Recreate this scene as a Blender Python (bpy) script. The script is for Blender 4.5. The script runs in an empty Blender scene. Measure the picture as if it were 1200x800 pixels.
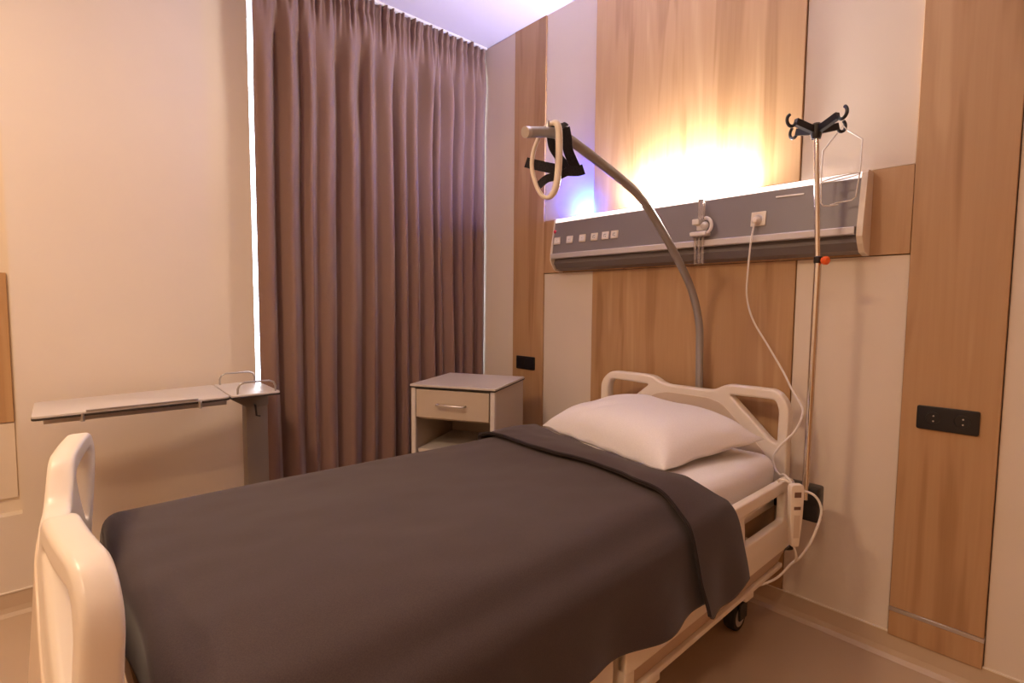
import bpy, bmesh, math, random
from mathutils import Vector, Matrix, noise
random.seed(4)
sc = bpy.context.scene
COL = sc.collection
R = math.radians

# ------------------------------------------------------------------ camera
F_PX = 615.7
CAM = Vector((2.954, -2.428, 1.36))
yaw, pitch, roll = R(137.73), R(-3.97), R(0.467)
fw = Vector((math.cos(pitch)*math.cos(yaw), math.cos(pitch)*math.sin(yaw), math.sin(pitch)))
rt = Vector((math.sin(yaw), -math.cos(yaw), 0)); up = rt.cross(fw)
rt2 = rt*math.cos(roll) + up*math.sin(roll); up2 = -rt*math.sin(roll) + up*math.cos(roll)
cd = bpy.data.cameras.new('camera'); cam = bpy.data.objects.new('camera', cd); COL.objects.link(cam)
cd.sensor_width = 36.0; cd.lens = F_PX/1200*36.0; cd.clip_start = 0.03
cam.matrix_world = Matrix(((rt2.x, up2.x, -fw.x, CAM.x), (rt2.y, up2.y, -fw.y, CAM.y), (rt2.z, up2.z, -fw.z, CAM.z), (0, 0, 0, 1)))
sc.camera = cam

# ------------------------------------------------------------------ world, lights, exposure
w = bpy.data.worlds.new('world'); sc.world = w; w.use_nodes = True
bg = w.node_tree.nodes['Background']; bg.inputs[0].default_value = (0.80, 0.88, 1.0, 1); bg.inputs[1].default_value = 6.0
vs = sc.view_settings
vs.view_transform = 'Standard'; vs.look = 'None'; vs.exposure = 0.12; vs.gamma = 1.0; vs.use_curve_mapping = False

def area_light(name, loc, size, power, color, target=None, size_y=None):
    l = bpy.data.lights.new(name, 'AREA'); l.energy = power; l.color = color; l.size = size
    if size_y: l.shape = 'RECTANGLE'; l.size_y = size_y
    o = bpy.data.objects.new(name, l); COL.objects.link(o); o.location = loc
    d = (Vector(target) - Vector(loc)) if target else Vector((0, 0, -1))
    o.rotation_euler = d.to_track_quat('-Z', 'Y').to_euler()
    return o
WARM = (1.0, 0.66, 0.40)
area_light('ceiling_lamp_light', (3.2, -3.6, 3.10), 0.25, 26, (1.0, 0.70, 0.45))
area_light('ceiling_lamp_light', (1.35, -3.1, 3.10), 0.35, 42, (1.0, 0.71, 0.46))

# ------------------------------------------------------------------ materials
def new_mat(name):
    m = bpy.data.materials.new(name); m.use_nodes = True
    nt = m.node_tree; b = nt.nodes['Principled BSDF']
    return m, nt, b
def plain(name, col, rough=0.5, metal=0.0, bump=0.0, bscale=60.0, var=0.0, spec=0.5, sheen=0.0, trans=0.0, alpha=1.0):
    m, nt, b = new_mat(name)
    b.inputs['Base Color'].default_value = (*col, 1); b.inputs['Roughness'].default_value = rough
    b.inputs['Metallic'].default_value = metal; b.inputs['Specular IOR Level'].default_value = spec
    if sheen: b.inputs['Sheen Weight'].default_value = sheen; b.inputs['Sheen Roughness'].default_value = 0.5
    if trans: b.inputs['Transmission Weight'].default_value = trans
    b.inputs['Alpha'].default_value = alpha
    tc = nt.nodes.new('ShaderNodeTexCoord')
    n = nt.nodes.new('ShaderNodeTexNoise'); n.inputs['Scale'].default_value = bscale; n.inputs['Detail'].default_value = 4
    nt.links.new(tc.outputs['Object'], n.inputs['Vector'])
    if var:
        n2 = nt.nodes.new('ShaderNodeTexNoise'); n2.inputs['Scale'].default_value = 2.5; n2.inputs['Detail'].default_value = 3
        nt.links.new(tc.outputs['Object'], n2.inputs['Vector'])
        r = nt.nodes.new('ShaderNodeValToRGB')
        r.color_ramp.elements[0].position = 0.3; r.color_ramp.elements[1].position = 0.7
        r.color_ramp.elements[0].color = (*[c*(1-var) for c in col], 1); r.color_ramp.elements[1].color = (*[min(1, c*(1+var)) for c in col], 1)
        nt.links.new(n2.outputs['Fac'], r.inputs['Fac']); nt.links.new(r.outputs['Color'], b.inputs['Base Color'])
    if bump:
        bp = nt.nodes.new('ShaderNodeBump'); bp.inputs['Strength'].default_value = bump; bp.inputs['Distance'].default_value = 0.002
        nt.links.new(n.outputs['Fac'], bp.inputs['Height']); nt.links.new(bp.outputs['Normal'], b.inputs['Normal'])
    return m
def wood(name, ca, cb, cc):
    m, nt, b = new_mat(name)
    tc = nt.nodes.new('ShaderNodeTexCoord'); mp = nt.nodes.new('ShaderNodeMapping')
    mp.inputs['Scale'].default_value = (7.0, 7.0, 0.55)
    oi = nt.nodes.new('ShaderNodeObjectInfo')
    ad = nt.nodes.new('ShaderNodeVectorMath'); ad.operation = 'ADD'
    nt.links.new(tc.outputs['Object'], ad.inputs[0])
    cx = nt.nodes.new('ShaderNodeCombineXYZ'); mu = nt.nodes.new('ShaderNodeMath'); mu.operation = 'MULTIPLY'; mu.inputs[1].default_value = 13.0
    nt.links.new(oi.outputs['Random'], mu.inputs[0]); nt.links.new(mu.outputs[0], cx.inputs['Z'])
    nt.links.new(cx.outputs[0], ad.inputs[1]); nt.links.new(ad.outputs[0], mp.inputs['Vector'])
    n1 = nt.nodes.new('ShaderNodeTexNoise'); n1.inputs['Scale'].default_value = 1.0; n1.inputs['Detail'].default_value = 3; n1.inputs['Distortion'].default_value = 0.5
    nt.links.new(mp.outputs[0], n1.inputs['Vector'])
    mp2 = nt.nodes.new('ShaderNodeMapping'); mp2.inputs['Scale'].default_value = (110, 110, 2.2)
    nt.links.new(ad.outputs[0], mp2.inputs['Vector'])
    n2 = nt.nodes.new('ShaderNodeTexNoise'); n2.inputs['Scale'].default_value = 1.0; n2.inputs['Detail'].default_value = 3
    nt.links.new(mp2.outputs[0], n2.inputs['Vector'])
    # cathedral rings: contour lines of the stretched noise
    k1 = nt.nodes.new('ShaderNodeMath'); k1.operation = 'MULTIPLY'; k1.inputs[1].default_value = 42.0
    nt.links.new(n1.outputs['Fac'], k1.inputs[0])
    wv = nt.nodes.new('ShaderNodeMath'); wv.operation = 'SINE'; nt.links.new(k1.outputs[0], wv.inputs[0])
    mx = nt.nodes.new('ShaderNodeMath'); mx.operation = 'MULTIPLY_ADD'; mx.inputs[1].default_value = 0.14
    nt.links.new(n2.outputs['Fac'], mx.inputs[0]); nt.links.new(n1.outputs['Fac'], mx.inputs[2])
    mx2 = nt.nodes.new('ShaderNodeMath'); mx2.operation = 'MULTIPLY_ADD'; mx2.inputs[1].default_value = 0.045
    nt.links.new(wv.outputs[0], mx2.inputs[0]); nt.links.new(mx.outputs[0], mx2.inputs[2])
    r = nt.nodes.new('ShaderNodeValToRGB')
    e = r.color_ramp.elements; e[0].position = 0.38; e[0].color = (*ca, 1); e[1].position = 0.76; e[1].color = (*cc, 1)
    k = e.new(0.56); k.color = (*cb, 1)
    nt.links.new(mx2.outputs[0], r.inputs['Fac']); nt.links.new(r.outputs['Color'], b.inputs['Base Color'])
    b.inputs['Roughness'].default_value = 0.42
    bp = nt.nodes.new('ShaderNodeBump'); bp.inputs['Strength'].default_value = 0.12; bp.inputs['Distance'].default_value = 0.001
    nt.links.new(n2.outputs['Fac'], bp.inputs['Height']); nt.links.new(bp.outputs['Normal'], b.inputs['Normal'])
    return m
def emit(name, col, strength):
    m, nt, b = new_mat(name)
    b.inputs['Base Color'].default_value = (0.8, 0.8, 0.8, 1)
    b.inputs['Emission Color'].default_value = (*col, 1); b.inputs['Emission Strength'].default_value = strength
    return m
def fabric(name, ca, cb, scale, rough=0.9, sheen=0.3, bump=0.25):
    m, nt, b = new_mat(name)
    tc = nt.nodes.new('ShaderNodeTexCoord')
    n = nt.nodes.new('ShaderNodeTexNoise'); n.inputs['Scale'].default_value = scale; n.inputs['Detail'].default_value = 6
    nt.links.new(tc.outputs['Object'], n.inputs['Vector'])
    r = nt.nodes.new('ShaderNodeValToRGB'); r.color_ramp.elements[0].position = 0.35; r.color_ramp.elements[1].position = 0.65
    r.color_ramp.elements[0].color = (*ca, 1); r.color_ramp.elements[1].color = (*cb, 1)
    nt.links.new(n.outputs['Fac'], r.inputs['Fac']); nt.links.new(r.outputs['Color'], b.inputs['Base Color'])
    b.inputs['Roughness'].default_value = rough; b.inputs['Sheen Weight'].default_value = sheen; b.inputs['Specular IOR Level'].default_value = 0.2
    bp = nt.nodes.new('ShaderNodeBump'); bp.inputs['Strength'].default_value = bump; bp.inputs['Distance'].default_value = 0.001
    nt.links.new(n.outputs['Fac'], bp.inputs['Height']); nt.links.new(bp.outputs['Normal'], b.inputs['Normal'])
    return m

M = dict(
    cream=plain('cream_wall', (0.75, 0.645, 0.525), 0.55, bump=0.06, bscale=180, var=0.02),
    ceiling=plain('ceiling_light_tint', (0.62, 0.57, 0.63), 0.8, bump=0.05, bscale=120),  # lilac cast of the room's lights is put into this base colour
    floor=plain('vinyl_floor', (0.54, 0.39, 0.255), 0.38, bump=0.03, bscale=90, var=0.03),
    base=plain('vinyl_skirting', (0.57, 0.43, 0.295), 0.42, bump=0.03),
    sealant=plain('white_joint', (0.82, 0.72, 0.60), 0.5),
    wood=wood('oak_laminate', (0.36, 0.19, 0.080), (0.47, 0.275, 0.130), (0.55, 0.345, 0.180)),
    metal=plain('brushed_aluminium', (0.62, 0.58, 0.55), 0.35, metal=0.9, bump=0.05, bscale=200),
    chrome=plain('chrome', (0.78, 0.74, 0.70), 0.14, metal=1.0),
    steel=plain('satin_steel', (0.50, 0.46, 0.43), 0.3, metal=0.9),
    greytube=plain('grey_painted_tube', (0.34, 0.31, 0.285), 0.4, metal=0.2),
    unit=plain('grey_unit_face', (0.215, 0.185, 0.185), 0.38, bump=0.03, bscale=200),
    unit2=plain('grey_unit_trough', (0.17, 0.145, 0.14), 0.4, bump=0.03, bscale=200),
    rail=plain('silver_rail', (0.62, 0.58, 0.56), 0.35, metal=0.3),
    white=plain('white_plastic', (0.78, 0.74, 0.70), 0.4),
    offwhite=plain('off_white_plastic', (0.80, 0.70, 0.58), 0.38, bump=0.02, bscale=150),
    bed=plain('bed_cream_plastic', (0.80, 0.71, 0.60), 0.34, bump=0.02, bscale=150),
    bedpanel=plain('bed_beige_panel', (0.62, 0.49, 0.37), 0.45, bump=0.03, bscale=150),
    bedskirt=plain('bed_skirt_shaded', (0.50, 0.36, 0.24), 0.5, bump=0.02, bscale=150),  # shade of the down-facing rail skirt, put in as a darker colour
    bedmetal=plain('bed_powder_coat', (0.46, 0.30, 0.16), 0.5, bump=0.02),
    black=plain('black_plastic', (0.012, 0.010, 0.011), 0.35),
    strap=fabric('black_webbing', (0.012, 0.009, 0.011), (0.03, 0.024, 0.026), 300),
    rubber=plain('black_rubber', (0.02, 0.018, 0.017), 0.7),
    orange=plain('orange_plastic', (0.90, 0.13, 0.015), 0.4),
    red=plain('red_plastic', (0.55, 0.01, 0.05), 0.4),
    grey_mark=plain('grey_marking', (0.22, 0.20, 0.19), 0.6),
    sheet=fabric('white_cotton', (0.80, 0.75, 0.72), (0.85, 0.80, 0.77), 260, sheen=0.1, bump=0.12),
    blanket=fabric('dark_grey_fleece', (0.054, 0.037, 0.034), (0.068, 0.047, 0.042), 420, sheen=0.15, bump=0.3),
    hem=fabric('dark_hem', (0.018, 0.012, 0.011), (0.026, 0.017, 0.016), 420, sheen=0.1),
    curtain=fabric('mauve_brown_curtain', (0.225, 0.134, 0.102), (0.250, 0.150, 0.115), 350, rough=0.75, sheen=0.25, bump=0.12),
    laminate=plain('pale_laminate', (0.60, 0.54, 0.49), 0.32, bump=0.02),
    cabinet=plain('cabinet_laminate', (0.50, 0.41, 0.32), 0.4, bump=0.02),
    darkedge=plain('dark_edge_band', (0.035, 0.025, 0.02), 0.5),
    columngrey=plain('column_grey', (0.21, 0.175, 0.15), 0.4, metal=0.2),
    cord=plain('white_cord', (0.82, 0.76, 0.70), 0.45),
    glass=plain('window_glass', (0.95, 0.97, 1.0), 0.02, trans=1.0),
    clear=plain('clear_tube', (0.92, 0.86, 0.84), 0.08, trans=0.85),
    lamp=emit('warm_uplight', (1.0, 0.95, 0.90), 800.0),
    lamp_dim=emit('diffuser_low', (1.0, 0.86, 0.80), 1.0),
    led=emit('blue_led', (0.01, 0.07, 1.0), 2400.0),
)

# ------------------------------------------------------------------ helpers
def link(name, bm, mat, parent=None, smooth=False, angle=None):
    me = bpy.data.meshes.new(name)
    bmesh.ops.recalc_face_normals(bm, faces=bm.faces)
    bm.to_mesh(me); bm.free()
    me.materials.append(M[mat] if isinstance(mat, str) else mat)
    if smooth:
        for p in me.polygons: p.use_smooth = True
        if angle: me.set_sharp_from_angle(angle=R(angle))
    o = bpy.data.objects.new(name, me); COL.objects.link(o)
    if parent: o.parent = parent
    return o
def empty(name, loc=(0, 0, 0), rz=0):
    o = bpy.data.objects.new(name, None); COL.objects.link(o); o.location = loc; o.rotation_euler = (0, 0, rz)
    o.empty_display_size = 0.05
    return o
def tag(o, label, cat, group=None):
    o['label'] = label; o['category'] = cat
    if group: o['group'] = group
    return o
def struct(o, label=None):
    o['kind'] = 'structure'
    if label: o['label'] = label
    return o
def box(bm, lo, hi, bev=0.0, seg=2):
    c = [(a+b)/2 for a, b in zip(lo, hi)]; s = [abs(b-a) for a, b in zip(lo, hi)]
    r = bmesh.ops.create_cube(bm, size=1.0, matrix=Matrix.Translation(c) @ Matrix.Diagonal((*s, 1)))
    if bev:
        vs_ = set(r['verts']); es = [e for e in bm.edges if e.verts[0] in vs_ and e.verts[1] in vs_]
        bmesh.ops.bevel(bm, geom=es, offset=min(bev, min(s)*0.45), segments=seg, affect='EDGES', profile=0.5)
def boxobj(name, lo, hi, mat, parent=None, bev=0.0, seg=2):
    bm = bmesh.new(); box(bm, lo, hi, bev, seg)
    return link(name, bm, mat, parent, smooth=bev > 0, angle=40)
def smooth_path(pts, n=8, closed=False):
    P = [Vector(p) for p in pts]; out = []; m = len(P)
    rng = range(m) if closed else range(m-1)
    for i in rng:
        if closed: a, b, c, d = P[(i-1) % m], P[i], P[(i+1) % m], P[(i+2) % m]
        else: a, b, c, d = P[max(i-1, 0)], P[i], P[i+1], P[min(i+2, m-1)]
        for k in range(n):
            t = k/n
            out.append(0.5*((2*b) + (c-a)*t + (2*a-5*b+4*c-d)*t*t + (3*b-a-3*c+d)*t**3))
    if not closed: out.append(P[-1])
    return out
def tube(bm, pts, rad, seg=10, closed=False, flat=None, cap=True):
    """round tube along pts; rad number or list; flat=(half_w, half_t, upvec) gives a ribbon section"""
    P = [Vector(p) for p in pts]; n = len(P); rings = []
    ref = None
    for i, p in enumerate(P):
        if closed: t = (P[(i+1) % n]-P[i-1])
        else: t = P[min(i+1, n-1)]-P[max(i-1, 0)]
        t.normalize()
        if flat: a = flat[2].cross(t); a = (a.normalized() if a.length > 1e-4 else Vector((1, 0, 0))); b = t.cross(a)
        else:
            if ref is None:
                ref = Vector((0, 0, 1)) if abs(t.z) < 0.9 else Vector((1, 0, 0))
            a = (ref - t*ref.dot(t)).normalized(); b = t.cross(a); ref = a
        ring = []
        if flat:
            hw, ht = flat[0], flat[1]
            for (u_, v_) in ((-hw, -ht), (hw, -ht), (hw, ht), (-hw, ht)):
                ring.append(bm.verts.new(p + b*u_ + a*v_))
        else:
            r = rad[i] if isinstance(rad, (list, tuple)) else rad
            for k in range(seg):
                an = 2*math.pi*k/seg
                ring.append(bm.verts.new(p + (a*math.cos(an)+b*math.sin(an))*r))
        rings.append(ring)
    s = len(rings[0])
    for i in range(n if closed else n-1):
        A, B = rings[i], rings[(i+1) % n]
        for k in range(s): bm.faces.new((A[k], A[(k+1) % s], B[(k+1) % s], B[k]))
    if not closed and cap: bm.faces.new(rings[0][::-1]); bm.faces.new(rings[-1])
def tubeobj(name, pts, rad, mat, parent=None, seg=10, closed=False, **k):
    bm = bmesh.new(); tube(bm, pts, rad, seg, closed, **k)
    return link(name, bm, mat, parent, smooth=True, angle=50)
def round_poly(pts, r, n=5):
    out = []; m = len(pts)
    for i in range(m):
        p = Vector(pts[i][:2]); a = Vector(pts[i-1][:2]); b = Vector(pts[(i+1) % m][:2])
        rr = pts[i][2] if len(pts[i]) > 2 else r
        da, db = (a-p), (b-p); la, lb = da.length, db.length
        da.normalize(); db.normalize()
        k = min(rr, la*0.45, lb*0.45)
        if k <= 1e-5: out.append(p); continue
        p0, p1 = p+da*k, p+db*k
        for j in range(n+1):
            t = j/n; out.append((1-t)**2*p0 + 2*t*(1-t)*p + t*t*p1)
    return out
def profile(outer, holes, half, bev, cuts=0):
    """extruded bevelled outline with holes -> bmesh; outline in (x,y), thickness along z"""
    cu = bpy.data.curves.new('outline', 'CURVE'); cu.dimensions = '2D'; cu.fill_mode = 'BOTH'
    cu.extrude = half-bev; cu.bevel_depth = bev; cu.bevel_resolution = 2; cu.offset = -bev
    for loop in [outer]+holes:
        sp = cu.splines.new('POLY'); sp.points.add(len(loop)-1); sp.use_cyclic_u = True
        for q, v in zip(sp.points, loop): q.co = (v[0], v[1], 0, 1)
    o = bpy.data.objects.new('outline', cu); COL.objects.link(o)
    dg = bpy.context.evaluated_depsgraph_get()
    me = bpy.data.meshes.new_from_object(o.evaluated_get(dg))
    bm = bmesh.new(); bm.from_mesh(me)
    bpy.data.objects.remove(o); bpy.data.curves.remove(cu); bpy.data.meshes.remove(me)
    bmesh.ops.remove_doubles(bm, verts=bm.verts, dist=1e-5)
    if cuts:
        xs = [v.co.x for v in bm.verts]; x0, x1 = min(xs), max(xs)
        for i in range(1, cuts):
            bmesh.ops.bisect_plane(bm, geom=bm.verts[:]+bm.edges[:]+bm.faces[:], plane_co=(x0+(x1-x0)*i/cuts, 0, 0), plane_no=(1, 0, 0))
        for k in range(10):
            bmesh.ops.bisect_plane(bm, geom=bm.verts[:]+bm.edges[:]+bm.faces[:], plane_co=(0, 0.45+0.06*k, 0), plane_no=(0, 1, 0))
    return bm
def cyl(bm, p0, p1, r, seg=16, r2=None):
    tube(bm, [p0, p1], [r, r if r2 is None else r2], seg)
def cylobj(name, p0, p1, r, mat, parent=None, seg=16, r2=None):
    bm = bmesh.new(); cyl(bm, p0, p1, r, seg, r2)
    return link(name, bm, mat, parent, smooth=True, angle=50)
def lathe(bm, prof, axis_o, axis_d, seg=18):
    d = Vector(axis_d).normalized(); o = Vector(axis_o)
    a = d.orthogonal().normalized(); b = d.cross(a); rings = []
    for (r, h) in prof:
        rings.append([bm.verts.new(o+d*h+(a*math.cos(2*math.pi*k/seg)+b*math.sin(2*math.pi*k/seg))*max(r, 1e-4)) for k in range(seg)])
    for A, B in zip(rings, rings[1:]):
        for k in range(seg): bm.faces.new((A[k], A[(k+1) % seg], B[(k+1) % seg], B[k]))
    bm.faces.new(rings[0][::-1]); bm.faces.new(rings[-1])
def latheobj(name, prof, o_, d_, mat, parent=None, seg=18):
    bm = bmesh.new(); lathe(bm, prof, o_, d_, seg)
    return link(name, bm, mat, parent, smooth=True, angle=40)
def grid_mesh(nu, nv, fn):
    bm = bmesh.new()
    V = [[bm.verts.new(fn(i/(nu-1), j/(nv-1))) for j in range(nv)] for i in range(nu)]
    for i in range(nu-1):
        for j in range(nv-1): bm.faces.new((V[i][j], V[i+1][j], V[i+1][j+1], V[i][j+1]))
    return bm
def solidify(o, t, offset=-1):
    m = o.modifiers.new('thickness', 'SOLIDIFY'); m.thickness = t; m.offset = offset
def sstep(a, b, x):
    t = min(1, max(0, (x-a)/(b-a))); return t*t*(3-2*t)

# ------------------------------------------------------------------ the room
CEIL = 3.15; XW = -0.13; X1 = 4.3; Y0 = -4.6
struct(boxobj('floor', (XW-0.6, Y0-0.2, -0.1), (X1+0.2, 0.2, 0.0), 'floor'))
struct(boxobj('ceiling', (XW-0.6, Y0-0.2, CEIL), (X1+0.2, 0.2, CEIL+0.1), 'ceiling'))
wall_head = struct(boxobj('wall_head', (XW-0.6, 0.012, 0), (X1, 0.2, CEIL), 'darkedge'))
struct(boxobj('wall_right', (X1, Y0, 0), (X1+0.15, 0.2, CEIL), 'wood'))  # out of view; oak finish added to cut fill on the bed's near side
struct(boxobj('wall_back', (XW-0.6, Y0-0.15, 0), (X1+0.15, Y0, CEIL), 'cream'))
# head wall panels: cream boards and oak boards with fine gaps between them
ZB = 0.10
def panel(name, x0, x1, z0, z1, mat, proud):
    return boxobj(name, (x0, -proud, z0), (x1, 0.011, z1), mat, wall_head, bev=0.0015, seg=1)
g = 0.0025
panel('cream_panel', XW, 0.299-g, ZB, CEIL, 'cream', 0.0)
panel('cream_panel', 0.584+g, 0.985-g, 1.89+g, CEIL, 'cream', 0.0)
panel('cream_panel', 0.584+g, 0.985-g, ZB, 1.563-g, 'cream', 0.0)
panel('cream_panel', 2.092+g, 2.490-g, 1.89+g, CEIL, 'cream', 0.0)
panel('cream_panel', 2.092+g, 2.490-g, ZB, 1.563-g, 'cream', 0.0)
panel('cream_panel', 2.766+g, X1, ZB, CEIL, 'cream', 0.0)
panel('oak_panel', 0.299, 0.584, ZB, CEIL, 'wood', 0.008)
panel('oak_panel', 0.985, 2.092, 1.89+g, CEIL, 'wood', 0.012)
panel('oak_panel', 0.985, 2.092, ZB, 1.563-g, 'wood', 0.008)
panel('oak_panel', 0.586, 2.488, 1.563, 1.89, 'wood', 0.010)
panel('oak_panel', 2.490, 2.766, 0.208, CEIL, 'wood', 0.014)
panel('oak_kick_panel', 2.490, 2.766, ZB-0.005, 0.192, 'wood', 0.016)
boxobj('metal_trim_strip', (2.489, -0.018, 0.192), (2.767, 0.011, 0.208), 'metal', wall_head, bev=0.001, seg=1)
def skirting(name, path_lo, path_hi, along):
    """coved vinyl skirting: profile swept along x or y"""
    prof = [(0.0, ZB), (-0.006, ZB), (-0.007, 0.035), (-0.012, 0.014), (-0.03, 0.001), (0.0, 0.001)]
    bm = bmesh.new(); rings = []
    for t in (path_lo, path_hi):
        rings.append([bm.verts.new((t, p[0], p[1]) if along == 'x' else (XW-p[0], t, p[1])) for p in prof])
    n = len(prof)
    for k in range(n): bm.faces.new((rings[0][k], rings[0][(k+1) % n], rings[1][(k+1) % n], rings[1][k]))
    bm.faces.new(rings[0]); bm.faces.new(rings[1][::-1])
    return struct(link(name, bm, 'base'))
bh = skirting('baseboard_head', XW, X1, 'x')
boxobj('joint_bead', (XW, -0.009, ZB-0.001), (2.489, 0.002, ZB+0.004), 'sealant', bh)
boxobj('joint_bead', (2.767, -0.009, ZB-0.001), (X1, 0.002, ZB+0.004), 'sealant', bh)
bw = skirting('baseboard_window', Y0, -1.54, 'y')
boxobj('joint_bead', (XW-0.002, Y0, ZB-0.001), (XW+0.009, -1.54, ZB+0.004), 'sealant', bw)

# window wall: pier, low wall, reveal, with a shallow recess at its left end
WY0, WY1 = -1.535, -0.12; WS, WT = 0.62, 3.13
NY, NZ = -2.500, 0.435
bm = bmesh.new()
box(bm, (XW-0.35, NY, 0), (XW, WY0, CEIL))
box(bm, (XW-0.35, Y0, 0), (XW, NY, NZ))
box(bm, (XW-0.35, Y0, 2.6), (XW, NY, CEIL))
box(bm, (XW-0.35, Y0, NZ), (XW-0.06, NY, 2.6))
box(bm, (XW-0.35, WY0, 0), (XW, WY1, WS))
box(bm, (XW-0.35, WY0, WT), (XW, WY1, CEIL))
box(bm, (XW-0.35, WY1, 0), (XW, 0.0, CEIL))
wall_window = struct(link('wall_window', bm, 'cream'))
boxobj('oak_panel', (XW-0.06, -3.6, 0.835), (XW-0.045, NY-0.012, 1.48), 'wood', wall_window, bev=0.001, seg=1)
boxobj('cream_panel', (XW-0.06, -3.6, 0.50), (XW-0.05, NY-0.012, 0.832), 'cream', wall_window, bev=0.001, seg=1)
win = struct(empty('window_1', (XW-0.22, (WY0+WY1)/2, WS)))
hw = (WY1-WY0)/2; hh = WT-WS
def frame_ring(name, y0, y1, z0, z1, t, x0, x1, mat, parent):
    bm = bmesh.new()
    box(bm, (x0, y0, z0), (x1, y0+t, z1), 0.003, 1); box(bm, (x0, y1-t, z0), (x1, y1, z1), 0.003, 1)
    box(bm, (x0, y0+t, z0), (x1, y1-t, z0+t), 0.003, 1); box(bm, (x0, y0+t, z1-t), (x1, y1-t, z1), 0.003, 1)
    return link(name, bm, mat, parent)
fr = frame_ring('window_frame', -hw, hw, 0, hh, 0.012, -0.03, 0.03, 'white', win)
frame_ring('sash', -hw+0.012, 0.0, 0.012, hh-0.012, 0.02, -0.02, 0.02, 'white', win)
frame_ring('sash', 0.0, hw-0.012, 0.012, hh-0.012, 0.02, -0.02, 0.02, 'white', win)
boxobj('pane', (-0.004, -hw+0.03, 0.03), (0.004, -0.018, hh-0.03), 'glass', win)
boxobj('pane', (-0.004, 0.018, 0.03), (0.004, hw-0.03, hh-0.03), 'glass', win)
boxobj('window_hinge', (0.02, -hw+0.004, 0.50), (0.045, -hw+0.022, 0.54), 'steel', win, bev=0.003)
area_light('daylight', (XW-0.42, -0.83, 1.85), 1.35, 30, (0.85, 0.92, 1.0), target=(2, -0.83, 1.6), size_y=2.3)

# ------------------------------------------------------------------ curtain
CY0, CY1 = -1.545, -0.012
val = [-1.545, -1.43, -1.30, -1.225, -1.10, -0.95, -0.855, -0.72, -0.64, -0.545, -0.425, -0.38, -0.27, -0.19, -0.10, -0.012]
dep = [0.4, 1.0, 0.8, 0.5, 1.0, 0.8, 0.6, 1.0, 0.6, 0.7, 0.8, 0.5, 0.9, 0.6, 0.7, 0.3]
def fold(y):
    for a, b, da, db in zip(val, val[1:], dep, dep[1:]):
        if a <= y <= b:
            t = (y-a)/(b-a); d = da*(1-t)+db*t
            k = 0.5-0.5*math.cos(2*math.pi*t)
            return (k**0.8 - 0.55 + 0.12*math.sin(2*math.pi*t+a*40)*k)*d*min(1, (b-a)/0.11)
    return 0
def curt(u_, v_):
    y = CY0+(CY1-CY0)*u_
    z = 0.025+(CEIL-0.012-0.025)*v_
    top = CEIL-0.012
    dz = top-z
    h = sstep(0.50, 0.05, dz)          # influence of the gathered heading
    wob = 0.012*math.sin(z*1.7+y*5)+0.014*noise.noise((y*2.0, z*0.9, 3.1))
    big = fold(min(max(y+wob*sstep(0.1, 0.9, dz)*(1 if 0.05 < u_ < 0.95 else 0), CY0), CY1))
    sharp = 0.090*(1-0.75*h)*(1+0.15*noise.noise((y*3, z*1.2, 0.3)))
    ga = math.sin(2*math.pi*y/0.050+1.2*math.sin(y*31))+0.5*math.sin(2*math.pi*y/0.027+2*math.sin(y*17))
    x = 0.0+big*sharp+0.0150*ga*sstep(0.30, 0.04, dz)
    tri = noise.noise((y*16, z*2.2, 7.7))
    x += 0.042*tri*sstep(0.95, 0.12, dz)*(1-0.6*sstep(0.25, 0.05, dz)) + 0.008*noise.noise((y*13, z*0.8, 1.7))
    if dz < 0.085:                       # tape line pulled in
        x -= 0.010*math.exp(-((dz-0.075)/0.012)**2)
    return (x, y, z)
bm = grid_mesh(520, 90, curt)
c = link('curtain', bm, 'curtain', None, smooth=True); solidify(c, 0.003, 0)
c.location = (0, 0, 0)
tag(c, 'tall mauve-brown gathered curtain hanging from the ceiling to the floor', 'curtain')
ct = boxobj('curtain_track', (-0.014, -1.60, CEIL-0.014), (0.014, -0.01, CEIL), 'white', c, bev=0.002, seg=1)

# ------------------------------------------------------------------ bed head wall unit
UX0, UX1 = 0.748, 2.352
unit = tag(empty('wall_service_unit', (1.52, 0, 1.56)), 'long grey wall-mounted service unit with glowing top above the bed', 'wall unit')
def sweep_x(name, prof, x0, x1, mat, parent, smooth=False):
    bm = bmesh.new(); rr = []
    for x in (x0, x1): rr.append([bm.verts.new((x-1.52, p[0], p[1]-1.56)) for p in prof])
    n = len(prof)
    for k in range(n): bm.faces.new((rr[0][k], rr[0][(k+1) % n], rr[1][(k+1) % n], rr[1][k]))
    bm.faces.new(rr[0]); bm.faces.new(rr[1][::-1])
    return link(name, bm, mat, parent)
UF = -0.105
sweep_x('face_panel', [(-0.012, 1.84), (-0.075, 1.852), (-0.082, 1.853), (UF, 1.668), (-0.012, 1.668)], UX0+0.006, UX1-0.012, 'unit', unit)
sweep_x('equipment_rail', [(-0.09, 1.668), (UF-0.012, 1.668), (UF-0.014, 1.664), (UF-0.014, 1.642), (UF-0.012, 1.638), (-0.09, 1.638)], UX0+0.004, UX1-0.02, 'rail', unit)
sweep_x('lower_trough', [(-0.012, 1.668), (-0.085, 1.668), (-0.085, 1.636), (-0.094, 1.610), (-0.072, 1.580), (-0.03, 1.570), (-0.012, 1.570)], UX0+0.008, UX1-0.014, 'unit2', unit)
sweep_x('diffuser', [(-0.012, 1.842), (-0.074, 1.8525), (-0.081, 1.8535), (-0.076, 1.873), (-0.066, 1.879), (-0.012, 1.879)], UX0+0.006, UX1-0.012, 'lamp_dim', unit)
sweep_x('lamp_tube', [(-0.062, 1.879), (-0.022, 1.879), (-0.022, 1.887), (-0.062, 1.887)], 1.30, 1.86, 'lamp', unit)
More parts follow.
